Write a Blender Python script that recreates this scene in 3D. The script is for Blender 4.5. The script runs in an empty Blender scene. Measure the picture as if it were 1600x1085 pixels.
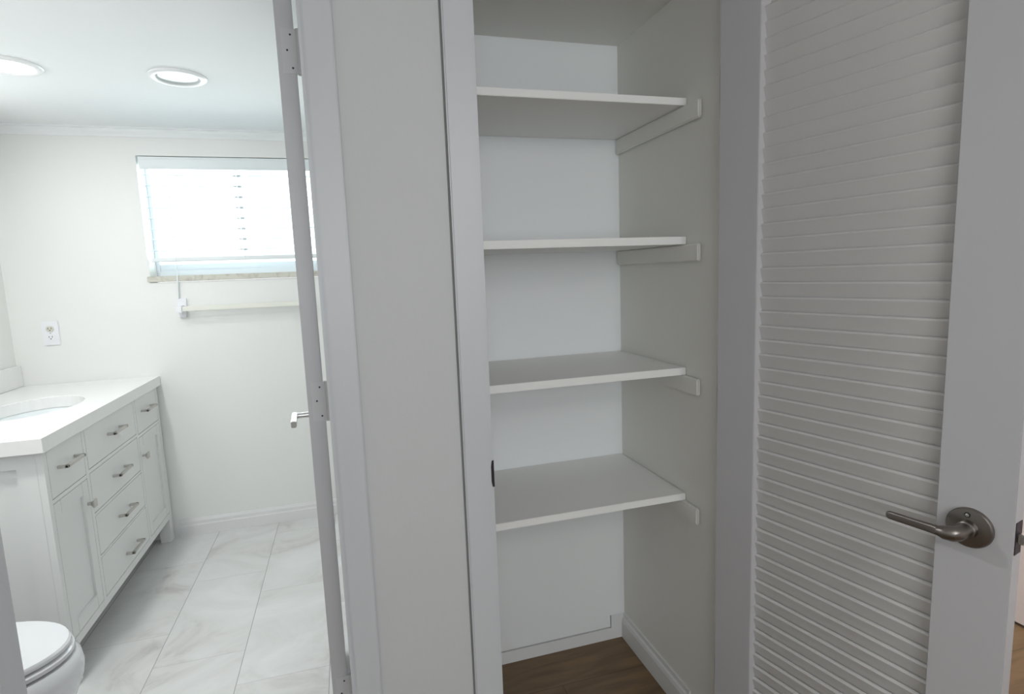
import bpy, bmesh, math
from mathutils import Vector, Matrix
C = bpy.context.scene.collection
S = bpy.context.scene
PI = math.pi

# ------------------------------------------------------------------ camera
W, Hpx = 1600, 1085
cam_d = bpy.data.cameras.new('camera'); cam = bpy.data.objects.new('camera', cam_d); C.objects.link(cam)
cam_d.sensor_width = 36.0; cam_d.sensor_fit = 'HORIZONTAL'
cam_d.lens = 36.0 * 886.2 / 1600
cam_d.clip_start = 0.02
M = Matrix.Rotation(-.28215, 3, 'Z') @ Matrix.Rotation(PI/2 - .13132, 3, 'X') @ Matrix.Rotation(-.0384, 3, 'Z')
cam.matrix_world = Matrix.Translation((0, 0, 1.37)) @ M.to_4x4()
S.camera = cam

# ------------------------------------------------------------------ exposure, world, area lights
S.view_settings.view_transform = 'Standard'; S.view_settings.look = 'None'
S.view_settings.gamma = 1.0; S.view_settings.use_curve_mapping = False
S.view_settings.exposure = 0.0
wd = bpy.data.worlds.new('overcast sky'); S.world = wd; wd.use_nodes = True
bg = wd.node_tree.nodes['Background']; bg.inputs[0].default_value = (0.93, 0.97, 1.0, 1); bg.inputs[1].default_value = 2.0

def area(name, loc, rot, sx, sy, power, col):
    l = bpy.data.lights.new(name, 'AREA'); l.shape = 'RECTANGLE'; l.size = sx; l.size_y = sy
    l.energy = power; l.color = col
    o = bpy.data.objects.new(name, l); o.location = loc; o.rotation_euler = rot; C.objects.link(o); return o
def disk(name, loc, size, power, col):
    l = bpy.data.lights.new(name, 'AREA'); l.shape = 'DISK'; l.size = size; l.energy = power; l.color = col
    o = bpy.data.objects.new(name, l); o.location = loc; C.objects.link(o); return o
# daylight through the window of the room behind the camera
area('daylight_hall', (0.15, -2.20, 1.50), (PI/2, 0, 0), 1.8, 1.1, 22, (0.93, 0.965, 1.0))
# point light added behind the camera to lift the upper walls, no real lamp
pl = bpy.data.lights.new('hall_fill', 'POINT'); pl.energy = 12; pl.color = (1.0, 0.975, 0.95); pl.shadow_soft_size = .13
plo = bpy.data.objects.new('hall_fill', pl); plo.location = (.80, -.85, 1.98); C.objects.link(plo)
# daylight outside the bathroom window
area('daylight_bathroom', (-0.53, 3.68, 1.80), (-PI/2-.16, 0, 0), 0.9, 0.6, 26, (0.93, 0.97, 1.0))
# unseen light added to brighten the floor and wall of the right room
disk('room_fill', (1.75, 1.9, 2.12), 0.2, 22, (1.0, 0.93, 0.88))
# unseen fill added at the bathroom's left wall, then the lit recessed light
area('vanity_fill', (-1.49, 2.60, 1.93), (0, -PI/2, 0), 0.10, 0.55, 1.2, (0.97, 0.99, 1.0))
disk('downlight_lit', (-1.07, 2.50, 2.125), 0.13, 3.1, (0.98, 0.99, 1.0))
disk('toilet_fill', (-1.05, 1.66, 2.14), 0.15, 11.5, (1.0, 1.0, 0.98))  # extra fill added out of view to lift the bathroom, no fixture there

# ------------------------------------------------------------------ materials
def mat(name, col, rough=0.5, metal=0.0, bump=0.0, bscale=60, var=0.0, vscale=3, spec=0.5):
    m = bpy.data.materials.new(name); m.use_nodes = True; nt = m.node_tree; b = nt.nodes['Principled BSDF']
    b.inputs['Base Color'].default_value = (*col, 1); b.inputs['Roughness'].default_value = rough
    b.inputs['Metallic'].default_value = metal; b.inputs['Specular IOR Level'].default_value = spec
    tc = nt.nodes.new('ShaderNodeTexCoord')
    n = nt.nodes.new('ShaderNodeTexNoise'); n.inputs['Scale'].default_value = vscale; n.inputs['Detail'].default_value = 4
    nt.links.new(tc.outputs['Object'], n.inputs['Vector'])
    mx = nt.nodes.new('ShaderNodeMix'); mx.data_type = 'RGBA'
    mx.inputs['A'].default_value = (*[c*(1-var) for c in col], 1); mx.inputs['B'].default_value = (*[min(1, c*(1+var)) for c in col], 1)
    nt.links.new(n.outputs['Fac'], mx.inputs['Factor']); nt.links.new(mx.outputs['Result'], b.inputs['Base Color'])
    if bump:
        n2 = nt.nodes.new('ShaderNodeTexNoise'); n2.inputs['Scale'].default_value = bscale; n2.inputs['Detail'].default_value = 5
        nt.links.new(tc.outputs['Object'], n2.inputs['Vector'])
        bp = nt.nodes.new('ShaderNodeBump'); bp.inputs['Strength'].default_value = bump; bp.inputs['Distance'].default_value = 0.003
        nt.links.new(n2.outputs['Fac'], bp.inputs['Height']); nt.links.new(bp.outputs['Normal'], b.inputs['Normal'])
    return m
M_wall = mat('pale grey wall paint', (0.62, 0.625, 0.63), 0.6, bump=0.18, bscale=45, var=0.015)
M_clo = mat('off white closet paint', (0.84, 0.83, 0.785), 0.6, bump=0.15, bscale=45, var=0.01)
M_bath = mat('warm white bathroom paint', (0.85, 0.855, 0.835), 0.55, bump=0.1, bscale=60, var=0.01)
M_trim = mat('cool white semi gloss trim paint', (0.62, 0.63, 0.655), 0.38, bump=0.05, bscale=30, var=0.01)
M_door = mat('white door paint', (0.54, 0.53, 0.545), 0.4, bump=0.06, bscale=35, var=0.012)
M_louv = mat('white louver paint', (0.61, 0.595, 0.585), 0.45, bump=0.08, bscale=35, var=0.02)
M_shelf = mat('white shelf paint', (0.88, 0.875, 0.855), 0.45, bump=0.06, bscale=30, var=0.01)
M_back = mat('bright white closet back paint', (0.88, 0.895, 0.90), 0.6, bump=0.06, bscale=40, var=0.01)
M_ceil = mat('white ceiling paint', (0.87, 0.89, 0.895), 0.8, bump=0.35, bscale=22, var=0.01)
M_base = mat('white baseboard paint', (0.80, 0.80, 0.80), 0.4, var=0.01)
M_van = mat('white lacquered cabinet', (0.80, 0.81, 0.80), 0.35, var=0.005)
M_quartz = mat('white quartz', (0.88, 0.88, 0.87), 0.18, var=0.02, vscale=40)
M_porc = mat('white porcelain', (0.74, 0.755, 0.775), 0.08, var=0.0)
M_sink = mat('white glazed sink', (0.84, 0.88, 0.89), 0.08, var=0.0)
M_nick = mat('brushed nickel', (0.25, 0.228, 0.21), 0.34, metal=1.0, bump=0.03, bscale=300, var=0.06, vscale=50)
M_chrome = mat('satin chrome', (0.55, 0.54, 0.53), 0.3, metal=1.0)
M_dark = mat('dark aged metal', (0.05, 0.04, 0.05), 0.4, metal=0.6)
M_black = mat('dark slot', (0.02, 0.02, 0.02), 0.7)
M_slat = mat('translucent white slat', (0.60, 0.68, 0.74), 0.5)
M_clip = mat('grey cord clip', (0.50, 0.56, 0.60), 0.6)
M_blind = mat('white vinyl blind', (0.82, 0.86, 0.87), 0.4)
M_plast = mat('white plastic', (0.86, 0.87, 0.90), 0.3)
M_almond = mat('almond plastic', (0.66, 0.65, 0.56), 0.35)
M_baf = mat('grey baffle', (0.60, 0.63, 0.63), 0.6)
M_ring = mat('white enamel ring', (0.92, 0.93, 0.93), 0.3)
M_hinge = mat('painted hinge metal', (0.57, 0.565, 0.57), 0.42, var=0.01)
M_pull = mat('satin nickel pull', (0.62, 0.60, 0.57), 0.42, metal=1.0)
M_subfl = mat('underside shadow board', (0.4, 0.38, 0.36), 0.8)
M_alu = mat('white aluminium', (0.80, 0.84, 0.88), 0.35)

def emit(name, col, st):
    m = bpy.data.materials.new(name); m.use_nodes = True; nt = m.node_tree; b = nt.nodes['Principled BSDF']
    b.inputs['Base Color'].default_value = (*col, 1)
    b.inputs['Emission Color'].default_value = (*col, 1); b.inputs['Emission Strength'].default_value = st; return m
M_lit = emit('lit lens', (0.95, 0.98, 1.0), 6.0)
M_lens = mat('unlit lens', (0.66, 0.70, 0.72), 0.3)

def glass():
    m = bpy.data.materials.new('window glass'); m.use_nodes = True; nt = m.node_tree; nt.nodes.clear()
    o = nt.nodes.new('ShaderNodeOutputMaterial'); t = nt.nodes.new('ShaderNodeBsdfTransparent'); g = nt.nodes.new('ShaderNodeBsdfGlossy')
    t.inputs[0].default_value = (0.93, 0.97, 0.96, 1); g.inputs['Roughness'].default_value = 0.03
    f = nt.nodes.new('ShaderNodeFresnel'); f.inputs[0].default_value = 1.45; mx = nt.nodes.new('ShaderNodeMixShader')
    nt.links.new(f.outputs[0], mx.inputs[0]); nt.links.new(t.outputs[0], mx.inputs[1]); nt.links.new(g.outputs[0], mx.inputs[2])
    nt.links.new(mx.outputs[0], o.inputs[0]); return m
M_glass = glass()

def marble_sill():
    m = mat('beige marble', (0.6, 0.57, 0.5), 0.3)
    nt = m.node_tree; b = nt.nodes['Principled BSDF']
    n = nt.nodes.new('ShaderNodeTexNoise'); n.inputs['Scale'].default_value = 14; n.inputs['Detail'].default_value = 8; n.inputs['Distortion'].default_value = 1.6
    tc = nt.nodes.new('ShaderNodeTexCoord'); nt.links.new(tc.outputs['Object'], n.inputs['Vector'])
    r = nt.nodes.new('ShaderNodeValToRGB'); r.color_ramp.elements[0].position = .3; r.color_ramp.elements[0].color = (.46, .42, .36, 1)
    r.color_ramp.elements[1].position = .5; r.color_ramp.elements[1].color = (.62, .61, .54, 1)
    nt.links.new(n.outputs['Fac'], r.inputs[0]); nt.links.new(r.outputs[0], b.inputs['Base Color']); return m
M_marble = marble_sill()

def tile_floor():
    """large porcelain plank tiles with thin grout lines and soft grey clouding; staggered columns"""
    m = bpy.data.materials.new('marbled porcelain tile'); m.use_nodes = True; nt = m.node_tree; b = nt.nodes['Principled BSDF']
    N = nt.nodes.new; L = nt.links.new
    def math_(op, a, c=None):
        n = N('ShaderNodeMath'); n.operation = op
        for i, v in enumerate((a, c)):
            if v is None: continue
            if isinstance(v, (int, float)): n.inputs[i].default_value = v
            else: L(v, n.inputs[i])
        return n.outputs[0]
    tc = N('ShaderNodeTexCoord'); sp = N('ShaderNodeSeparateXYZ'); L(tc.outputs['Object'], sp.inputs[0])
    x = math_('DIVIDE', math_('ADD', sp.outputs[0], .764 + .308*20), .308)      # column coordinate
    col = math_('FLOOR', x); fx = math_('SUBTRACT', x, col)
    offs = math_('MULTIPLY', math_('MODULO', col, 3), 0.34)                      # stagger of each column
    y = math_('DIVIDE', math_('ADD', sp.outputs[1], 10*.61 - 1.988), .61)
    y2 = math_('ADD', y, offs); row = math_('FLOOR', y2); fy = math_('SUBTRACT', y2, row)
    ex = math_('MULTIPLY', math_('MINIMUM', fx, math_('SUBTRACT', 1, fx)), .308)
    ey = math_('MULTIPLY', math_('MINIMUM', fy, math_('SUBTRACT', 1, fy)), .61)
    gx = math_('LESS_THAN', ex, .0013); gy = math_('MULTIPLY', math_('LESS_THAN', ey, .0011), .5)
    g = math_('MAXIMUM', gx, gy)
    cmb = N('ShaderNodeCombineXYZ'); L(math_('MULTIPLY', col, 3.7), cmb.inputs[0]); L(math_('MULTIPLY', row, 5.3), cmb.inputs[1])
    va = N('ShaderNodeVectorMath'); va.operation = 'ADD'; L(tc.outputs['Object'], va.inputs[0]); L(cmb.outputs[0], va.inputs[1])
    n1 = N('ShaderNodeTexNoise'); n1.inputs['Scale'].default_value = 2.6; n1.inputs['Detail'].default_value = 7; n1.inputs['Roughness'].default_value = .62; n1.inputs['Distortion'].default_value = 1.1
    L(va.outputs[0], n1.inputs['Vector'])
    r = N('ShaderNodeValToRGB'); e = r.color_ramp.elements
    e[0].position = .30; e[0].color = (.54, .52, .50, 1); e[1].position = .64; e[1].color = (.79, .80, .80, 1)
    k = e.new(.44); k.color = (.71, .71, .70, 1)
    L(n1.outputs['Fac'], r.inputs[0])
    mx = N('ShaderNodeMix'); mx.data_type = 'RGBA'; L(g, mx.inputs['Factor']); L(r.outputs[0], mx.inputs['A']); mx.inputs['B'].default_value = (.34, .34, .34, 1)
    L(mx.outputs['Result'], b.inputs['Base Color']); b.inputs['Roughness'].default_value = .32
    return m
M_tile = tile_floor()

def wood_floor():
    m = bpy.data.materials.new('brown vinyl plank'); m.use_nodes = True; nt = m.node_tree; b = nt.nodes['Principled BSDF']
    N = nt.nodes.new; L = nt.links.new
    tc = N('ShaderNodeTexCoord'); mp = N('ShaderNodeMapping'); mp.inputs['Scale'].default_value = (2.2, 14, 1); L(tc.outputs['Object'], mp.inputs[0])
    n1 = N('ShaderNodeTexNoise'); n1.inputs['Scale'].default_value = 1.6; n1.inputs['Detail'].default_value = 8; n1.inputs['Distortion'].default_value = .6
    L(mp.outputs[0], n1.inputs['Vector'])
    r = N('ShaderNodeValToRGB'); e = r.color_ramp.elements
    e[0].position = .3; e[0].color = (.12, .075, .038, 1); e[1].position = .72; e[1].color = (.24, .15, .075, 1)
    L(n1.outputs['Fac'], r.inputs[0])
    bk = N('ShaderNodeTexBrick'); bk.inputs['Scale'].default_value = 1; bk.inputs['Brick Width'].default_value = 1.2; bk.inputs['Row Height'].default_value = .18
    bk.inputs['Mortar Size'].default_value = .0012; bk.inputs['Color1'].default_value = (.88, .88, .88, 1); bk.inputs['Color2'].default_value = (1.08, 1.08, 1.08, 1); bk.inputs['Mortar'].default_value = (.45, .45, .45, 1)
    L(tc.outputs['Object'], bk.inputs['Vector'])
    mx = N('ShaderNodeMix'); mx.data_type = 'RGBA'; mx.blend_type = 'MULTIPLY'; mx.inputs['Factor'].default_value = 1
    L(r.outputs[0], mx.inputs['A']); L(bk.outputs['Color'], mx.inputs['B']); L(mx.outputs['Result'], b.inputs['Base Color'])
    b.inputs['Roughness'].default_value = .45; return m
M_wood = wood_floor()

# ------------------------------------------------------------------ mesh helpers
def BM(): return bmesh.new()
def bx(bm, x0, x1, y0, y1, z0, z1, bev=0.0, seg=2):
    t = bmesh.new(); bmesh.ops.create_cube(t, size=1)
    for v in t.verts:
        v.co = Vector((x0 + (v.co.x+.5)*(x1-x0), y0 + (v.co.y+.5)*(y1-y0), z0 + (v.co.z+.5)*(z1-z0)))
    if bev: bmesh.ops.bevel(t, geom=t.edges[:], offset=bev, segments=seg, affect='EDGES', clamp_overlap=True)
    merge(bm, t)
def merge(bm, t, mtx=None):
    if mtx is not None: bmesh.ops.transform(t, matrix=mtx, verts=t.verts[:])
    me = bpy.data.meshes.new('tmp'); t.to_mesh(me); bm.from_mesh(me); t.free(); bpy.data.meshes.remove(me)
def tube(bm, pts, r, seg=12, closed_caps=True, sq=1.0):
    """round tube along points; r is one radius or one per point"""
    rs = r if isinstance(r, (list, tuple)) else [r]*len(pts)
    pts = [Vector(p) for p in pts]; rings = []; ref = None
    for i, p in enumerate(pts):
        d = (pts[min(i+1, len(pts)-1)] - pts[max(i-1, 0)]).normalized()
        if ref is None: ref = Vector((0, 0, 1)) if abs(d.z) < .9 else Vector((1, 0, 0))
        a = d.cross(ref).normalized(); b = a.cross(d).normalized(); ref = b
        rings.append([bm.verts.new(p + a*math.cos(2*PI*k/seg)*rs[i] + b*math.sin(2*PI*k/seg)*rs[i]*sq) for k in range(seg)])
    for i in range(len(rings)-1):
        for k in range(seg): bm.faces.new((rings[i][k], rings[i][(k+1) % seg], rings[i+1][(k+1) % seg], rings[i+1][k]))
    if closed_caps: bm.faces.new(rings[0][::-1]); bm.faces.new(rings[-1])
def cyl(bm, p0, p1, r, seg=24): tube(bm, [p0, p1], r, seg)
def lathe(bm, prof, seg=48, mtx=None):
    """(radius, z) profile turned about Z"""
    t = bmesh.new(); rings = []
    for r, z in prof: rings.append([t.verts.new((r*math.cos(2*PI*k/seg), r*math.sin(2*PI*k/seg), z)) for k in range(seg)] if r > 1e-6 else [t.verts.new((0, 0, z))])
    for a, b in zip(rings, rings[1:]):
        for k in range(seg):
            k2 = (k+1) % seg
            if len(a) == 1 and len(b) == 1: continue
            if len(a) == 1: t.faces.new((a[0], b[k2], b[k]))
            elif len(b) == 1: t.faces.new((a[k], a[k2], b[0]))
            else: t.faces.new((a[k], a[k2], b[k2], b[k]))
    merge(bm, t, mtx)
def loft(bm, rings, cap0=True, cap1=True):
    R = [[bm.verts.new(p) for p in r] for r in rings]; n = len(R[0])
    for a, b in zip(R, R[1:]):
        for k in range(n): bm.faces.new((a[k], a[(k+1) % n], b[(k+1) % n], b[k]))
    if cap0: bm.faces.new(R[0][::-1])
    if cap1: bm.faces.new(R[-1])
def prism(bm, prof, axis, a, b):
    """extrude a closed 2D profile along an axis ('X': profile (y,z); 'Y': (x,z); 'Z': (x,y))"""
    def p(u, v, w): return {'X': (w, u, v), 'Y': (u, w, v), 'Z': (u, v, w)}[axis]
    loft(bm, [[p(u, v, a) for u, v in prof], [p(u, v, b) for u, v in prof]])

def obj(name, bm, m, parent=None, label=None, smooth=False, kind=None, local=False, cat=None, group=None):
    """one mesh object; geometry is given in world metres unless local=True"""
    bmesh.ops.recalc_face_normals(bm, faces=bm.faces[:])
    root = parent
    if root is None and not local:
        # origin at the middle of the base
        xs = [v.co for v in bm.verts]; c = Vector(((min(v.x for v in xs)+max(v.x for v in xs))/2, (min(v.y for v in xs)+max(v.y for v in xs))/2, min(v.z for v in xs)))
        if kind == 'structure': c = Vector((0, 0, 0))
    elif not local:
        c = Vector((0, 0, 0)); p = root
        while p: c += p.location; p = p.parent
    else: c = Vector((0, 0, 0))
    for v in bm.verts: v.co -= c
    me = bpy.data.meshes.new(name); bm.to_mesh(me); bm.free(); me.materials.append(m)
    if smooth:
        for p_ in me.polygons: p_.use_smooth = True
    o = bpy.data.objects.new(name, me); C.objects.link(o)
    if parent is None and not local: o.location = c
    o.parent = parent
    if smooth:
        md = o.modifiers.new('edge split', 'EDGE_SPLIT'); md.split_angle = math.radians(38)
    if label: o['label'] = label
    if kind: o['kind'] = kind
    if cat: o['category'] = cat
    if group: o['group'] = group
    return o
def thing(name, label, cat, loc=(0, 0, 0), rotz=0, group=None, kind=None):
    o = bpy.data.objects.new(name, None); C.objects.link(o); o.empty_display_size = .05
    o.location = loc; o.rotation_euler = (0, 0, rotz); o['label'] = label; o['category'] = cat
    if group: o['group'] = group
    if kind: o['kind'] = kind
    return o
def struct(name, bm, m, label=None, smooth=False): return obj(name, bm, m, None, label, smooth, 'structure')
def boxes(*bs):
    bm = BM()
    for b in bs: bx(bm, *b)
    return bm

# ------------------------------------------------------------------ the shell
YF, YC, YB2 = 1.258, 1.244, 1.360        # hall face of the partition, face of its casings, bathroom face
CEIL = 2.155
XL, XR, YB = -1.585, 0.19, 3.36          # bathroom left wall, right wall, window wall
WX0, WX1, WZ0, WZ1 = -0.958, -0.10, 1.418, 2.023   # window opening
struct('floor', boxes((XL-.1, XR+.03, 1.30, YB+.1, -.05, 0)), M_tile)
struct('floor', boxes((XL-.1, XR+.03, -2.45, 1.30, -.05, 0), (XR+.03, 2.4, -2.45, 3.1, -.05, 0)), M_wood)
struct('ceiling', boxes((XL-.1, 2.4, -2.45, YB+.2, CEIL, CEIL+.08)), M_ceil)
struct('wall_bathroom_left', boxes((XL-.1, XL, -2.45, YB+.2, 0, CEIL)), M_bath)
# window wall with its opening
struct('wall_bathroom_back', boxes((XL, WX0, YB, YB+.18, 0, CEIL), (WX1, XR+.03, YB, YB+.18, 0, CEIL),
                                   (WX0, WX1, YB, YB+.18, 0, WZ0-.032), (WX0, WX1, YB, YB+.18, WZ1, CEIL)), M_bath)
struct('wall_bathroom_right', boxes((XR, XR+.035, YB2, YB, 0, CEIL)), M_bath)
# partition with the bathroom doorway and the closet opening
BX0, BX1, CX0, CX1, DH = -.711, -.050, .305, .915, 2.075
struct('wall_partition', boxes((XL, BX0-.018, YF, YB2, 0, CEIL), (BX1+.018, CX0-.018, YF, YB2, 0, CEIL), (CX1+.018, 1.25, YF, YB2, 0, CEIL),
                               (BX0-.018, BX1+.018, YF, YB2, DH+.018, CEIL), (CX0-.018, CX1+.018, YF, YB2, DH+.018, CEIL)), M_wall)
struct('wall_right', boxes((2.30, 2.40, -2.45, 3.1, .012, CEIL)), mat('pale pinkish wall paint', (.80, .74, .72), .6, bump=.1))
struct('wall_room_back', boxes((1.15, 2.30, 3.0, 3.1, 0, CEIL)), M_wall)
struct('wall_room_left', boxes((1.03, 1.15, YB2, 3.1, 0, CEIL)), M_wall)
# wall behind the camera with a wide window
struct('wall_hall_rear', boxes((XL, -.95, -2.42, -2.30, 0, CEIL), (.95, 2.30, -2.42, -2.30, 0, CEIL), (-.95, .95, -2.42, -2.30, 0, .9), (-.95, .95, -2.42, -2.30, 2.1, CEIL)), M_wall)
w2 = thing('window_2', 'white framed window of the room behind the camera', 'window', (0, -2.37, .9), kind='structure')
obj('window_frame', boxes((-.95, -.90, -2.40, -2.35, .9, 2.1), (.90, .95, -2.40, -2.35, .9, 2.1), (-.90, .90, -2.40, -2.35, .9, .95), (-.90, .90, -2.40, -2.35, 2.05, 2.1), (-.025, .025, -2.395, -2.355, .95, 2.05)), M_alu, w2)
obj('pane', boxes((-.90, .90, -2.377, -2.373, .95, 2.05)), M_glass, w2)

# closet box
CW0, CW1, CYB, CZ = .245, .915, 1.785, 2.09
struct('wall_closet_left', boxes((.226, CW0, YB2, 1.90, 0, CEIL)), M_clo)
struct('wall_closet_right', boxes((CW1, 1.03, YB2, 1.90, 0, CEIL)), M_clo)
bb = boxes((CW0, CW1, CYB, 1.80, .0945, CZ), (CW0, .8565, CYB, 1.80, .049, .0945), (CW0, CW1, 1.802, 1.90, 0, CEIL))
struct('wall_closet_back', bb, M_back)
struct('ceiling', boxes((CW0, CW1, YB2, 1.80, CZ, CEIL)), M_clo)
struct('baseboard_closet_back', boxes((CW0, CW1, 1.783, 1.80, 0, .0445), (.8595, CW1, 1.783, 1.80, .0445, .094)), M_base)
bm = BM(); prism(bm, [(CW1, 0), (CW1-.013, 0), (CW1-.013, .062), (CW1-.010, .074), (CW1-.006, .080), (CW1-.005, .094), (CW1, .094)], 'Y', YB2, 1.782)
struct('baseboard_closet_right', bm, M_base)

# bathroom baseboards and ceiling moulding
def base_prof(y, s=-1, h=.094): return [(y, 0), (y+s*.013, 0), (y+s*.013, h*.6), (y+s*.010, h*.68), (y+s*.010, h*.84), (y+s*.005, h), (y, h)]
bm = BM(); prism(bm, base_prof(YB), 'X', -.955, XR); struct('baseboard_bathroom_back', bm, M_base)
bm = BM(); prism(bm, [(XR, 0), (XR-.013, 0), (XR-.013, .058), (XR-.005, .094), (XR, .094)], 'Y', YB2+.02, YB-.014); struct('baseboard_bathroom_right', bm, M_base)
bm = BM(); prism(bm, [(YB, CEIL), (YB, CEIL-.044), (YB-.006, CEIL-.044), (YB-.010, CEIL-.034), (YB-.022, CEIL-.022), (YB-.026, CEIL-.010), (YB-.036, CEIL-.008), (YB-.036, CEIL)], 'X', XL, XR)
struct('trim_ceiling_moulding', bm, M_ceil)

# jambs, stops and casings of both openings
def casing_leg(bm, x0, x1, z1, y=YC):      # flat board with eased front edges
    bx(bm, x0, x1, y, YF, 0, z1, .003)
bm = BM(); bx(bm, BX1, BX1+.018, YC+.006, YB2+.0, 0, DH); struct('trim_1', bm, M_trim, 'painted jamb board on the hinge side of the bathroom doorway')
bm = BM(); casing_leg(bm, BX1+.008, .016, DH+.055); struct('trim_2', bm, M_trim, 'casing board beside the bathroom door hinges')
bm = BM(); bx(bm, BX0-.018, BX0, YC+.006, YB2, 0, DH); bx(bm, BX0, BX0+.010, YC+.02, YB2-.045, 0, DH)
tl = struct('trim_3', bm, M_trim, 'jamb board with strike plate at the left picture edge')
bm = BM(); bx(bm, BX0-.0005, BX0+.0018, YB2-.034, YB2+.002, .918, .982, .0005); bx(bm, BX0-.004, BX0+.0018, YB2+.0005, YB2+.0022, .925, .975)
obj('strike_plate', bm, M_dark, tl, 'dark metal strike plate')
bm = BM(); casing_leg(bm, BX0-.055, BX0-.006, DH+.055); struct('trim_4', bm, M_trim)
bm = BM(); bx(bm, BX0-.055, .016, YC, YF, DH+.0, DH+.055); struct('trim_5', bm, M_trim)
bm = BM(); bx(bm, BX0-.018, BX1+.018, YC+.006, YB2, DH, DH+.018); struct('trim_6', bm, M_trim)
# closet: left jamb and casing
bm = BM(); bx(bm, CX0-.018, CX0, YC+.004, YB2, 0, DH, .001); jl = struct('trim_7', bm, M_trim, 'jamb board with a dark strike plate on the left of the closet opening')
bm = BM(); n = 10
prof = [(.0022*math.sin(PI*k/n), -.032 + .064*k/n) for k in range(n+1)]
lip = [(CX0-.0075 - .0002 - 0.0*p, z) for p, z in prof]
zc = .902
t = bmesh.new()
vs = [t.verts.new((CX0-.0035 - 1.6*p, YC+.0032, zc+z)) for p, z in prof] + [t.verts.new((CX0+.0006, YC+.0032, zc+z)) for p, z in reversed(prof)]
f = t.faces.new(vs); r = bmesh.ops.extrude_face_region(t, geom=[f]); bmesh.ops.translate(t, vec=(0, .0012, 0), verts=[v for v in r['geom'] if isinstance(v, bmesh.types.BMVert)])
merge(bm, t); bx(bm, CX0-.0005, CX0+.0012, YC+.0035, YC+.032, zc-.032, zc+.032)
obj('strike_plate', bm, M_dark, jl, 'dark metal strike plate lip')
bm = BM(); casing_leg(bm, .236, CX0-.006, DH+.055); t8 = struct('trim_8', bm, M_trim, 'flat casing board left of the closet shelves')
obj('edge_strip', boxes((.2325, .2362, YF-.0025, YF, 0, DH+.05)), mat('dark grey strip', (.24, .235, .225), .8), t8, 'thin dark grey line')  # narrow dark grey strip along the left edge of the casing
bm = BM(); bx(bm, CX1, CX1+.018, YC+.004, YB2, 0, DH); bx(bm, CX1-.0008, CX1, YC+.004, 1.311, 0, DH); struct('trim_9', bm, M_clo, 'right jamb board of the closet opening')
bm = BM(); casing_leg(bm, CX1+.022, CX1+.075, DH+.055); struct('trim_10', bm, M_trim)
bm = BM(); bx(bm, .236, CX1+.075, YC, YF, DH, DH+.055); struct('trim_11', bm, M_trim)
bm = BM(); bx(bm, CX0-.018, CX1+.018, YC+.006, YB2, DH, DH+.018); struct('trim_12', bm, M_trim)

# ------------------------------------------------------------------ bathroom window and blind
w1 = thing('window_1', 'white window with beige marble sill over the towel bar', 'window', (-.53, YB+.12, WZ0), kind='structure')
fy0, fy1 = YB+.125, YB+.165
bm = BM()
for b in ((WX0, WX0+.018, fy0, fy1, WZ0, WZ1), (WX1-.018, WX1, fy0, fy1, WZ0, WZ1), (WX0+.018, WX1-.018, fy0, fy1, WZ0, WZ0+.03), (WX0+.018, WX1-.018, fy0, fy1, WZ1-.03, WZ1)): bx(bm, *b, .002)
obj('window_frame', bm, M_alu, w1)
bm = BM(); bx(bm, WX0+.018, WX1-.018, fy0+.006, fy0+.022, WZ0+.03, WZ0+.062, .002); obj('sash_rail', bm, M_alu, w1)
obj('pane', boxes((WX0+.018, WX1-.018, fy0+.024, fy0+.028, WZ0+.03, WZ1-.03)), M_glass, w1)
bm = BM(); bx(bm, WX0-.010, WX1+.01, YB-.012, fy0, WZ0-.030, WZ0, .003); obj('marble_sill', bm, M_marble, w1, 'beige marble sill')

bl = thing('window_blind', 'white slatted blind hanging half open in the bathroom window', 'blind', (-.53, YB+.04, 1.49))
bm = BM(); bx(bm, WX0+.010, WX1-.004, YB+.000, YB+.012, 1.958, WZ1-.004, .002); bx(bm, WX0+.012, WX1-.006, YB+.012, YB+.055, 1.975, WZ1-.006)
bx(bm, WX0+.011, WX1-.005, YB-.002, YB+.001, 1.966, 1.970); bx(bm, WX0+.011, WX1-.005, YB-.002, YB+.001, 2.008, 2.012)
obj('valance', bm, M_blind, bl)
bm = BM()
for k in range(8):
    z = 1.93 - k*.0545; y0 = YB+.012
    t = bmesh.new(); n = 4; top = []; prof = []
    for j in range(n+1):
        u = j/n; prof.append((y0 + .05*u, z + .006*u + .0025*math.sin(PI*u)))
    pr = prof + [(a, b-.0028) for a, b in reversed(prof)]
    prism(t, pr, 'X', WX0+.012, WX1-.006); merge(bm, t)
obj('slats', bm, M_slat, bl)
bm = BM(); bx(bm, WX0+.012, WX1-.006, YB+.010, YB+.060, 1.492, 1.512, .003); obj('bottom_rail', bm, M_blind, bl)
for x in (-.80, -.497, -.22):   # only the middle cord carries visible clips
    bm = BM(); cyl(bm, (x, YB+.011, 1.495), (x, YB+.011, 1.97), .0012, 6); cyl(bm, (x, YB+.063, 1.495), (x, YB+.063, 1.97), .0012, 6)
    for k in range(8 if x == -.497 else 0):
        zz = 1.93 - k*.0545; cyl(bm, (x-.004, YB+.011, zz-.004), (x-.004, YB+.063, zz+.002), .0014, 6); bx(bm, x-.022, x-.010, YB+.0085, YB+.0105, zz-.005, zz+.002); bx(bm, x-.004, x+.014, YB+.0085, YB+.0105, zz-.007, zz+.003)
    obj('ladder_cord', bm, M_clip if x == -.497 else M_blind, bl)
bm = BM(); tube(bm, [(-.820, YB-.012, 1.958), (-.822, YB-.013, 1.7), (-.826, YB-.014, 1.43)], .0016, 8)
pc = obj('pull_cord', bm, M_blind, bl, 'thin white pull cord')
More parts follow.
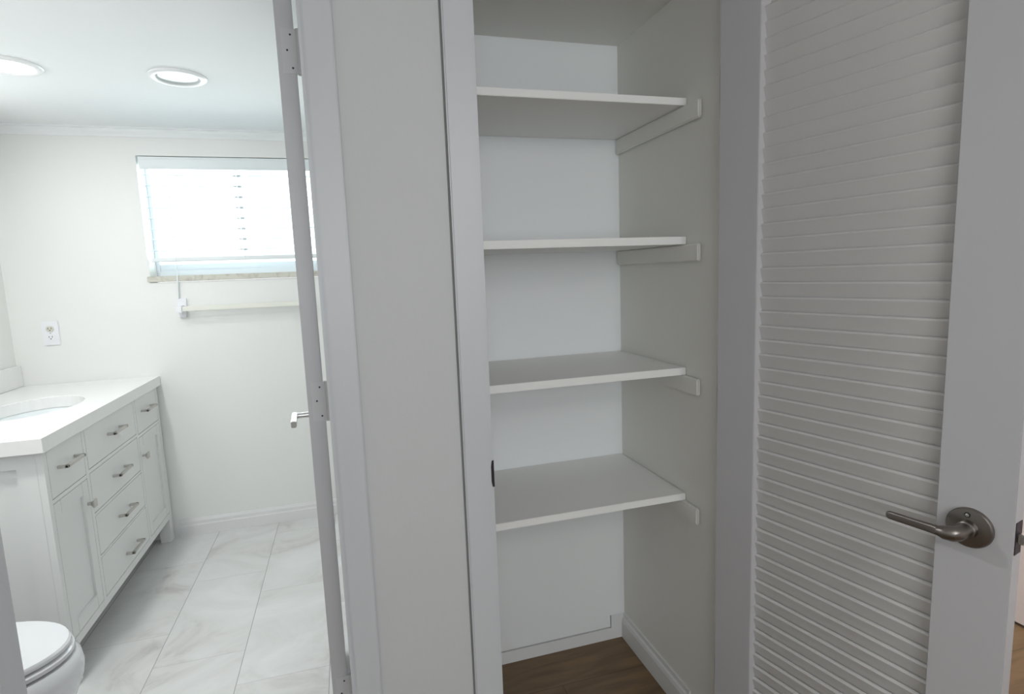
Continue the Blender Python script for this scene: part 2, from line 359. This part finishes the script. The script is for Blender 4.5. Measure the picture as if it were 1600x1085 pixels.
bm = BM(); tube(bm, [(-.826, YB-.014, 1.43), (-.828, YB-.014, 1.40), (-.836, YB-.014, 1.30)], [.003, .0042, .0048], 12); obj('tassel', bm, M_blind, pc)

# ------------------------------------------------------------------ towel bar, outlet
tb = thing('towel_bar', 'cream towel bar on a white square bracket under the window', 'towel bar', (-.52, YB, 1.20))
for x in (-.822, -.205):
    bm = BM(); bx(bm, x-.022, x+.022, YB-.010, YB-.0005, 1.235, 1.300, .002)
    bx(bm, x-.014, x+.014, YB-.074, YB-.009, 1.222, 1.262, .004); bx(bm, x-.019, x+.019, YB-.026, YB-.009, 1.200, 1.255, .003)
    obj('bracket', bm, M_plast, tb)
bm = BM(); bx(bm, -.812, -.215, YB-.070, YB-.050, 1.232, 1.258, .003); obj('bar', bm, mat('cream plastic', (.80, .80, .73), .3), tb)

ol = thing('wall_outlet', 'white duplex outlet on the wall above the vanity', 'outlet', (-1.42, YB, 1.094))
bm = BM(); bx(bm, -1.457, -1.384, YB-.006, YB-.0003, 1.094, 1.216, .0025); obj('cover_plate', bm, M_plast, ol)
for z, m, l in ((1.176, M_almond, 'almond upper socket'), (1.134, M_plast, None)):
    bm = BM(); t = bmesh.new()
    ring = []
    for k in range(24):
        a = 2*PI*k/24; ring.append((-1.4205 + .0165*math.cos(a), z + max(-.0135, min(.0135, .0165*math.sin(a)))))
    prism(bm, ring, 'Y', YB-.0085, YB-.005); s = obj('socket', bm, m, ol, l)
    bm = BM(); bx(bm, -1.4285, -1.4262, YB-.0092, YB-.0084, z-.001, z+.007); bx(bm, -1.4150, -1.4127, YB-.0092, YB-.0084, z-.001, z+.007); cyl(bm, (-1.4205, YB-.0092, z-.007), (-1.4205, YB-.0084, z-.007), .0026, 12)
    obj('slots', bm, M_black, s)
bm = BM(); cyl(bm, (-1.4205, YB-.0075, 1.155), (-1.4205, YB-.005, 1.155), .003, 12); obj('screw', bm, M_chrome, ol)

# ------------------------------------------------------------------ recessed ceiling lights
def downlight(x, y, label, lit):
    t = thing('recessed_light', label, 'ceiling light', (x, y, CEIL), group=None)
    bm = BM(); m = Matrix.Translation((x, y, CEIL))
    lathe(bm, [(.100, 0), (.100, -.004), (.094, -.009), (.080, -.010), (.074, -.006), (.074, 0.0)], 64, m); obj('trim_ring', bm, M_ring, t, smooth=True)
    bm = BM(); lathe(bm, [(.0742, -.0070), (.0680, -.0013), (.0670, -.0013)], 64, m)
    obj('baffle', bm, M_baf if not lit else M_ring, t, smooth=True)
    bm = BM(); lathe(bm, [(0, -.0012), (.067, -.0012), (.067, -.0002), (0, -.0002)], 64, m) if not lit else lathe(bm, [(0, -.006), (.073, -.006), (.073, -.001), (0, -.001)], 64, m)
    obj('lens', bm, M_lit if lit else M_lens, t, 'glowing white lens' if lit else None, smooth=True)
downlight(-.548, 2.535, 'unlit round recessed light in the bathroom ceiling, dished inside', False)
downlight(-1.07, 2.50, 'glowing round recessed light at the left picture edge', True)

# ------------------------------------------------------------------ vanity
VX, VXB, VY0, VY1, VT = -.985, -1.565, 2.155, 3.345, .848
vn = thing('bathroom_vanity', 'white bathroom vanity cabinet with five drawers in view and two doors', 'vanity', ((VX+VXB)/2, (VY0+VY1)/2, 0))
vn['label'] = 'white bathroom vanity cabinet with six drawers and two doors under the sink top'
bm = BM(); bx(bm, VXB, VX-.021, VY0+.02, VY1-.003, .14, .16); bx(bm, VXB, VXB+.012, VY0+.02, VY1-.003, .16, VT-.001); bx(bm, VXB+.012, VX-.021, VY1-.018, VY1-.003, .16, VT-.001); bx(bm, VX-.030, VX-.021, VY0+.02, VY1-.018, .16, VT-.001)
obj('body', bm, M_van, vn)
FX = VX            # front face plane
# face frame with openings: stiles and rails
y_a0, y_a1, y_b0, y_b1, y_c0, y_c1 = 2.180, 2.440, 2.466, 2.985, 3.010, 3.315
bm = BM()
for a, b in ((VY0, y_a0-.002), (y_a1+.002, y_b0-.002), (y_b1+.002, y_c0-.002), (y_c1+.002, VY1)): bx(bm, FX-.020, FX, a, b, .131, VT-.001)
def rail(a, b, z0, z1): bx(bm, FX-.020, FX-.0003, a, b, z0, z1)
for a, b in ((y_a0-.002, y_a1+.002), (y_c0-.002, y_c1+.002)):
    rail(a, b, .131, .163); rail(a, b, .658, .672)
a, b = y_b0-.002, y_b1+.002
rail(a, b, .131, .163); rail(a, b, .326, .334); rail(a, b, .497, .507); rail(a, b, .668, .682)
for a, b in ((y_a0-.002, y_a1+.002), (y_b0-.002, y_b1+.002), (y_c0-.002, y_c1+.002)): rail(a, b, VT-.0035, VT-.001)
obj('face_frame', bm, M_van, vn)
# end panel facing the doorway, shaker style
bm = BM(); bx(bm, VXB, FX-.02, VY0+.010, VY0+.0195, .14, VT-.001)
for q in ((FX-.075, FX-.0205, VY0, VY0+.010, .131, VT-.001), (VXB, VXB+.055, VY0, VY0+.010, .131, VT-.001), (VXB+.055, FX-.075, VY0, VY0+.010, .797, VT-.001), (VXB+.055, FX-.075, VY0, VY0+.010, .131, .19)): bx(bm, *q)
obj('side_panel', bm, M_van, vn)
for x0, x1, y0, y1 in ((FX-.052, FX-.0002, VY0, VY0+.05), (FX-.052, FX-.0002, VY1-.05, VY1), (VXB, VXB+.05, VY0, VY0+.05), (VXB, VXB+.05, VY1-.05, VY1)):
    bm = BM(); t = bmesh.new()
    xi = .004
    loft(bm, [[(x0+xi, y0+xi, 0.0), (x1-xi, y0+xi, 0), (x1-xi, y1-xi, 0), (x0+xi, y1-xi, 0)], [(x0, y0, .006), (x1, y0, .006), (x1, y1, .006), (x0, y1, .006)], [(x0, y0, .1305), (x1, y0, .1305), (x1, y1, .1305), (x0, y1, .1305)]])
    obj('leg', bm, M_van, vn)
def pull(parent, yc, z, L=.128):
    bm = BM(); s = .0055; o = .034; h = L/2
    for sg in (-1, 1):
        bx(bm, FX+.0003, FX+o, yc+sg*h-s, yc+sg*h+s, z-s, z+s, .0012)
    bx(bm, FX+o-.011, FX+o, yc-h-s, yc+h+s, z-s, z+s, .0015)
    obj('handle', bm, M_pull, parent)
def knob(parent, y, z):
    bm = BM(); mtx = Matrix.Translation((FX, y, z))
    t = bmesh.new(); a, b = .005, .014
    loft(t, [[(.0003, sy*a, sz*a) for sy, sz in ((-1, -1), (1, -1), (1, 1), (-1, 1))], [(.012, sy*a, sz*a) for sy, sz in ((-1, -1), (1, -1), (1, 1), (-1, 1))],
             [(.022, sy*b, sz*b) for sy, sz in ((-1, -1), (1, -1), (1, 1), (-1, 1))], [(.027, sy*b, sz*b) for sy, sz in ((-1, -1), (1, -1), (1, 1), (-1, 1))]])
    merge(bm, t, mtx); obj('knob', bm, M_pull, parent)
def drawer(y0, y1, z0, z1, yc, zc_, L=.128):
    bm = BM(); bx(bm, FX-.018, FX+.0002, y0, y1, z0, z1, .0012); d = obj('drawer', bm, M_van, vn); pull(d, yc, zc_, L)
drawer(y_a0, y_a1, .674, .8425, 2.306, .767)
drawer(y_b0, y_b1, .684, .8425, 2.735, .768)
drawer(y_c0, y_c1, .674, .8425, 3.150, .772)
drawer(y_b0, y_b1, .509, .666, 2.735, .588)
drawer(y_b0, y_b1, .336, .495, 2.742, .408)
drawer(y_b0, y_b1, .165, .324, 2.765, .228)
def cab_door(y0, y1, z0, z1, ky):
    bm = BM(); w = .048
    bx(bm, FX-.018, FX+.0002, y0, y0+w, z0, z1, .001); bx(bm, FX-.018, FX+.0002, y1-w, y1, z0, z1, .001)
    bx(bm, FX-.018, FX+.0002, y0+w, y1-w, z0, z0+w, .001); bx(bm, FX-.018, FX+.0002, y0+w, y1-w, z1-w, z1, .001)
    bx(bm, FX-.016, FX-.009, y0+w-.002, y1-w+.002, z0+w-.002, z1-w+.002)
    d = obj('door', bm, M_van, vn); knob(d, ky, .565)
cab_door(y_a0, y_a1, .165, .656, y_a1-.022)
cab_door(y_c0, y_c1, .165, .656, y_c0+.022)

# countertop with oval cut-out and backsplash
SX, SY, SA, SB = -1.25, 2.72, .160, .235
ct = thing('vanity_countertop', 'white quartz countertop with backsplash on the vanity', 'countertop', ((SX), SY, .849))
def plate_hole(bm, x0, x1, y0, y1, z0, z1, cx_, cy_, ax, by, n=64):
    corners = [math.atan2(y-cy_, x-cx_) for x in (x0, x1) for y in (y0, y1)]
    angs = sorted([2*PI*k/n - PI for k in range(n)] + corners); inn = []; out = []
    for a in angs:
        c, s = math.cos(a), math.sin(a); q = []
        if abs(c) > 1e-9: q.append(((x1 if c > 0 else x0)-cx_)/c)
        if abs(s) > 1e-9: q.append(((y1 if s > 0 else y0)-cy_)/s)
        r = min(v for v in q if v > 0); out.append((cx_+c*r, cy_+s*r))
        rr = 1/math.sqrt((c/ax)**2+(s/by)**2); inn.append((cx_+c*rr, cy_+s*rr))
    N_ = len(angs)
    V = [[bm.verts.new((x, y, z)) for x, y in ring] for ring, z in ((out, z1), (inn, z1), (inn, z0), (out, z0))]
    for i in range(4):
        A, B = V[i], V[(i+1) % 4]
        for k in range(N_): bm.faces.new((A[k], A[(k+1) % N_], B[(k+1) % N_], B[k]))
bm = BM(); plate_hole(bm, XL+.001, -.966, 2.125, YB-.001, .849, .899, SX, SY, SA, SB)
bm2 = obj('slab', bm, M_quartz, ct)
md = bm2.modifiers.new('bevel', 'BEVEL'); md.width = .002; md.segments = 2; md.limit_method = 'ANGLE'; md.angle_limit = math.radians(60)
bm = BM(); bx(bm, XL+.0005, XL+.020, 2.125, YB-.001, .8995, 1.003, .002); obj('backsplash', bm, M_quartz, ct)
sk = thing('undermount_sink', 'white oval undermount sink in the quartz countertop', 'sink', (SX, SY, .74))
bm = BM(); rings = []
for f_, z in ((1.06, .8485), (1.02, .8484), (1.0, .840), (.96, .80), (.86, .765), (.6, .745), (.2, .738), (.05, .737)):
    rings.append([(SX+SA*f_*math.cos(2*PI*k/56), SY+SB*f_*math.sin(2*PI*k/56), z) for k in range(56)])
for f_, z in ((.05, .729), (.3, .730), (.66, .738), (.92, .760), (1.04, .80), (1.06, .8484)):
    rings.append([(SX+SA*f_*math.cos(2*PI*k/56), SY+SB*f_*math.sin(2*PI*k/56), z) for k in range(56)])
loft(bm, rings, False, False); obj('basin', bm, M_sink, sk, smooth=True)
bm = BM(); lathe(bm, [(0, .003), (.012, .003), (.020, .001), (.022, -.002), (0, -.002)], 32, Matrix.Translation((SX, SY, .7395))); obj('drain', bm, M_chrome, sk, smooth=True)
# widespread faucet at the left picture edge
fc = thing('sink_faucet', 'chrome faucet handle tip at the left picture edge behind the sink', 'faucet', (-1.48, SY, .8995))
bm = BM(); tube(bm, [(-1.49, SY, .900), (-1.49, SY, 1.00), (-1.47, SY, 1.06), (-1.41, SY, 1.075), (-1.36, SY, 1.045)], [.018, .013, .012, .011, .010], 20); obj('spout', bm, M_chrome, fc, smooth=True)
for y, dy in ((SY-.10, -.055), (SY+.10, .055)):
    bm = BM(); lathe(bm, [(0, 0), (.024, 0), (.024, .006), (.014, .02), (.012, .09), (0, .092)], 24, Matrix.Translation((-1.485, y, .8998)))
    tube(bm, [(-1.485, y, .990), (-1.475, y+dy*.6, 1.000), (-1.462, y+dy*1.1, 1.010)], [.008, .006, .0045], 12, sq=.6); obj('handle', bm, M_chrome, fc, smooth=True)

# ------------------------------------------------------------------ toilet
TY = 1.707
tt = thing('toilet', 'white toilet with closed lid in front of the vanity', 'toilet', (-1.1, TY, 0))
def egg(xc, yc, xf, xb, hw, z, n=48):
    """oval ring: front tip at xf, back at xb, half width hw; widest at xc"""
    r = []
    for k in range(n):
        a = 2*PI*k/n; c, s = math.cos(a), math.sin(a)
        x = xc + (xf-xc)*c if c > 0 else xc + (xc-xb)*c
        r.append((x, yc + hw*s, z))
    return r
XF = -.745
bm = BM()
loft(bm, [egg(-1.05, TY, -.86, -1.32, .115, .0), egg(-1.05, TY, -.86, -1.32, .113, .02), egg(-1.05, TY, -.855, -1.34, .108, .08), egg(-1.03, TY, -.835, -1.36, .122, .16),
          egg(-1.02, TY, -.795, -1.38, .158, .245), egg(-1.02, TY, -.768, -1.40, .184, .315), egg(-1.02, TY, -.765, -1.40, .187, .345), egg(-1.02, TY, -.770, -1.40, .181, .372), egg(-1.02, TY, -.780, -1.40, .172, .384)])
obj('bowl', bm, M_porc, tt, smooth=True)
bm = BM()
loft(bm, [egg(-1.03, TY, -.785, -1.30, .168, .389), egg(-1.03, TY, -.781, -1.30, .172, .392), egg(-1.03, TY, -.781, -1.30, .172, .402), egg(-1.03, TY, -.785, -1.30, .168, .405)])
obj('seat', bm, M_porc, tt, smooth=True)
bm = BM()
loft(bm, [egg(-1.031, TY, -.791, -1.30, .162, .410), egg(-1.031, TY, -.786, -1.30, .166, .413), egg(-1.031, TY, -.786, -1.30, .166, .421), egg(-1.031, TY, -.791, -1.30, .162, .427), egg(-1.031, TY, -.83, -1.27, .13, .430)])
obj('lid', bm, M_porc, tt, smooth=True)
for y in (TY-.075, TY+.075):
    bm = BM(); cyl(bm, (-1.315, y-.02, .405), (-1.315, y+.02, .405), .012, 16); obj('seat_hinge', bm, M_porc, tt)
bm = BM(); bx(bm, -1.560, -1.385, TY-.20, TY+.20, .385, .72, .03, 4); tk = obj('tank', bm, M_porc, tt, smooth=True)
bm = BM(); bx(bm, -1.566, -1.376, TY-.21, TY+.21, .721, .752, .01, 3); obj('tank_lid', bm, M_porc, tk, smooth=True)
bm = BM(); tube(bm, [(-1.384, TY-.14, .66), (-1.37, TY-.14, .66), (-1.368, TY-.09, .655)], .006, 10); obj('flush_lever', bm, M_chrome, tk)

# ------------------------------------------------------------------ bathroom door, open into the bathroom (seen on its hinge edge)
d1 = thing('door_1', 'white bathroom door seen edge on, opened into the bathroom', 'door', (-.0630, 1.366, 0), math.radians(2.9), kind='structure')
# local frame: y along the door away from the hinge edge, x to the right; slab from x=-.037 to 0
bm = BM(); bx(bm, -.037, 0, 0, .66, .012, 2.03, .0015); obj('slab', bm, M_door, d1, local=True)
for zc_ in (1.857, 1.089, .345):
    bm = BM(); bx(bm, -.0275, .0005, -.0009, .0004, zc_-.046, zc_+.046, .0004)
    h = obj('hinge', bm, M_hinge, d1, 'painted hinge leaf', local=True)
    bm = BM()
    cyl(bm, (.0075, .001, zc_-.047), (.0075, .001, zc_+.047), .0058, 14); bx(bm, -.001, .004, -.0012, .0012, zc_-.046, zc_+.046)
    obj('knuckle', bm, M_hinge, h, local=True)
    bm = BM()
    for dx, dz in ((-.0085, .034), (-.0165, .002), (-.0075, -.034)): cyl(bm, (dx, -.0016, zc_+dz), (dx, -.0008, zc_+dz), .0022, 10)
    obj('screws', bm, M_dark, h, local=True)
bm = BM(); lv = .926
lathe(bm, [(0, 0), (.032, 0), (.032, .004), (.026, .009), (0, .009)], 32, Matrix.Translation((-.0372, .60, lv)) @ Matrix.Rotation(-PI/2, 4, 'Y'))
hn = obj('lever_handle', bm, M_chrome, d1, 'satin metal lever', smooth=True, local=True)
bm = BM(); tube(bm, [(-.044, .60, lv), (-.092, .60, lv)], .0095, 16)
bx(bm, -.102, -.086, .478, .612, lv-.0105, lv+.0105, .002); obj('lever', bm, M_chrome, hn, local=True)

# ------------------------------------------------------------------ closet shelves
def shelf(zt, zb, label, sag=0):
    t = thing('closet_shelf', label, 'shelf', ((CW0+CW1)/2, 1.58, zb), group='painted boards in the closet')
    bm = BM(); bx(bm, CW0+.0015, CW1-.0015, 1.386, CYB-.0015, zb, zt, .0012); obj('board', bm, M_shelf, t)
    for x0, x1 in ((CW0+.001, CW0+.013), (CW1-.013, CW1-.001)):
        bm = BM(); bx(bm, x0, x1, 1.316, CYB-.0015, zb-.048, zb-.0005, .0035, 3); obj('cleat', bm, M_clo, t)
    return t
shelf(1.813, 1.794, 'topmost white closet shelf, its underside and side cleat showing')
shelf(1.449, 1.428, 'second white closet shelf from the top, seen edge on near eye level')
shelf(1.083, 1.062, 'third white closet shelf from the top, narrow strip of its upper face showing')
shelf(.710, .690, 'lowest white closet shelf, broad upper face showing above the wood floor')

# ------------------------------------------------------------------ louvered closet door, open towards the camera
ang = math.radians(14)
# local frame: x = thickness direction away from the camera side, y = from the hinge edge to the latch edge (rotated)
u = Vector((math.sin(ang), -math.cos(ang), 0)); nrm = Vector((math.cos(ang), math.sin(ang), 0))
d2 = thing('door_2', 'white louvered closet door with a brushed nickel lever', 'door', (.891, 1.215, 0), -(PI/2-ang), kind='structure')
# local axes after rotation by -(90-14): local +x -> u, local +y -> nrm
DW, DT, ST = .607, .0345, .1085
Z0, Z1, RB, RT = .012, 2.03, .175, 1.945
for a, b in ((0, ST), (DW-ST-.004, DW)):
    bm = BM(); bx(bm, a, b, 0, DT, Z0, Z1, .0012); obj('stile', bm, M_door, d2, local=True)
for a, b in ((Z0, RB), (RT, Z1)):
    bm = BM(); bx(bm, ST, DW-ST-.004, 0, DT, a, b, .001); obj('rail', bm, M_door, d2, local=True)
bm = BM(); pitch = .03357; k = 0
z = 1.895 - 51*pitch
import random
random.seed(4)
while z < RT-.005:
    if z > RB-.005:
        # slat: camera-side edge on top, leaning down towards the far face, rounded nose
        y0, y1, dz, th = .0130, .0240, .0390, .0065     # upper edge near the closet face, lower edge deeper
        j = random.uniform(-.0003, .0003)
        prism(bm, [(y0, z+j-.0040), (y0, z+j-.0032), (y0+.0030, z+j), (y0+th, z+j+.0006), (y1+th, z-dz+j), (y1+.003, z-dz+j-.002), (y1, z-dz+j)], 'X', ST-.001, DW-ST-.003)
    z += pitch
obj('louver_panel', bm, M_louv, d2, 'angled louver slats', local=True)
# lever set on the closet side (local y negative = towards the camera side)
bm = BM(); hx, hz = .5465, .895
Rm = Matrix.Translation((hx, 0, hz)) @ Matrix.Rotation(PI/2, 4, 'X')
lathe(bm, [(0, 0), (.0355, 0), (.0355, .0045), (.0335, .0072), (.024, .0088), (.0158, .0095), (.0155, .0100), (.0150, .020), (.0130, .0215), (0, .0215)], 64, Rm)
ls = obj('lever_handle', bm, M_nick, d2, 'brushed nickel rose and lever', smooth=True, local=True)
bm = BM()
tube(bm, [(hx, -.019, hz), (hx, -.034, hz), (hx-.001, -.044, hz), (hx-.006, -.053, hz), (hx-.016, -.057, hz), (hx-.026, -.057, hz)], [.0128, .0126, .0130, .0132, .0118, .0085], 28)
rr = []
for xx, yy, hh, ww in ((.018, -.057, .0085, .0075), (.028, -.057, .0080, .0062), (.042, -.057, .0076, .0052), (.096, -.057, .0074, .0046), (.104, -.057, .0072, .0044), (.1075, -.057, .0055, .0034), (.109, -.057, .003, .002)):
    rr.append([(hx-xx, yy + ww*math.copysign(abs(math.cos(t_))**.55, math.cos(t_)), hz + hh*math.copysign(abs(math.sin(t_))**.55, math.sin(t_))) for t_ in [2*PI*q/28 for q in range(28)]])
loft(bm, rr)
obj('lever', bm, M_nick, ls, smooth=True, local=True)
bm = BM(); lathe(bm, [(0, 0), (.0030, 0), (.0030, .0025), (.002, .0032), (0, .0032)], 20, Matrix.Translation((hx-.002, -.0080, hz+.024)) @ Matrix.Rotation(PI/2, 4, 'X'))
obj('privacy_pin', bm, M_chrome, ls, smooth=True, local=True)
bm = BM(); lathe(bm, [(.0028, .0004), (.0048, .0004), (.0048, .0012), (.0028, .0012)], 24, Matrix.Translation((hx-.002, -.0080, hz+.024)) @ Matrix.Rotation(PI/2, 4, 'X'))
obj('pin_hole', bm, M_black, ls, 'dark ring around the pin', local=True)
# far side lever
bm = BM(); lathe(bm, [(0, 0), (.0355, 0), (.0355, .004), (.026, .012), (.0155, .02), (0, .0215)], 48, Matrix.Translation((hx, DT, hz)) @ Matrix.Rotation(-PI/2, 4, 'X'))
tube(bm, [(hx, DT+.019, hz), (hx, DT+.046, hz), (hx-.02, DT+.056, hz), (hx-.11, DT+.056, hz)], [.012, .012, .010, .007], 16)
obj('lever_handle', bm, M_nick, d2, smooth=True, local=True)
bm = BM(); bx(bm, DW-.0004, DW+.0012, .005, .0295, hz-.0285, hz+.0285, .0004); lp = obj('latch_plate', bm, M_dark, d2, 'dark latch plate', local=True)
bm = BM(); bx(bm, DW+.0012, DW+.0115, .010, .0245, hz-.009, hz+.009, .002); obj('latch_bolt', bm, M_chrome, lp, local=True)
for zc_ in (1.80, 1.02, .25):
    bm = BM(); cyl(bm, (-.006, .041, zc_-.045), (-.006, .041, zc_+.045), .0055, 14); bx(bm, -.001, .0005, .008, .040, zc_-.045, zc_+.045); obj('hinge', bm, M_hinge, d2, local=True)
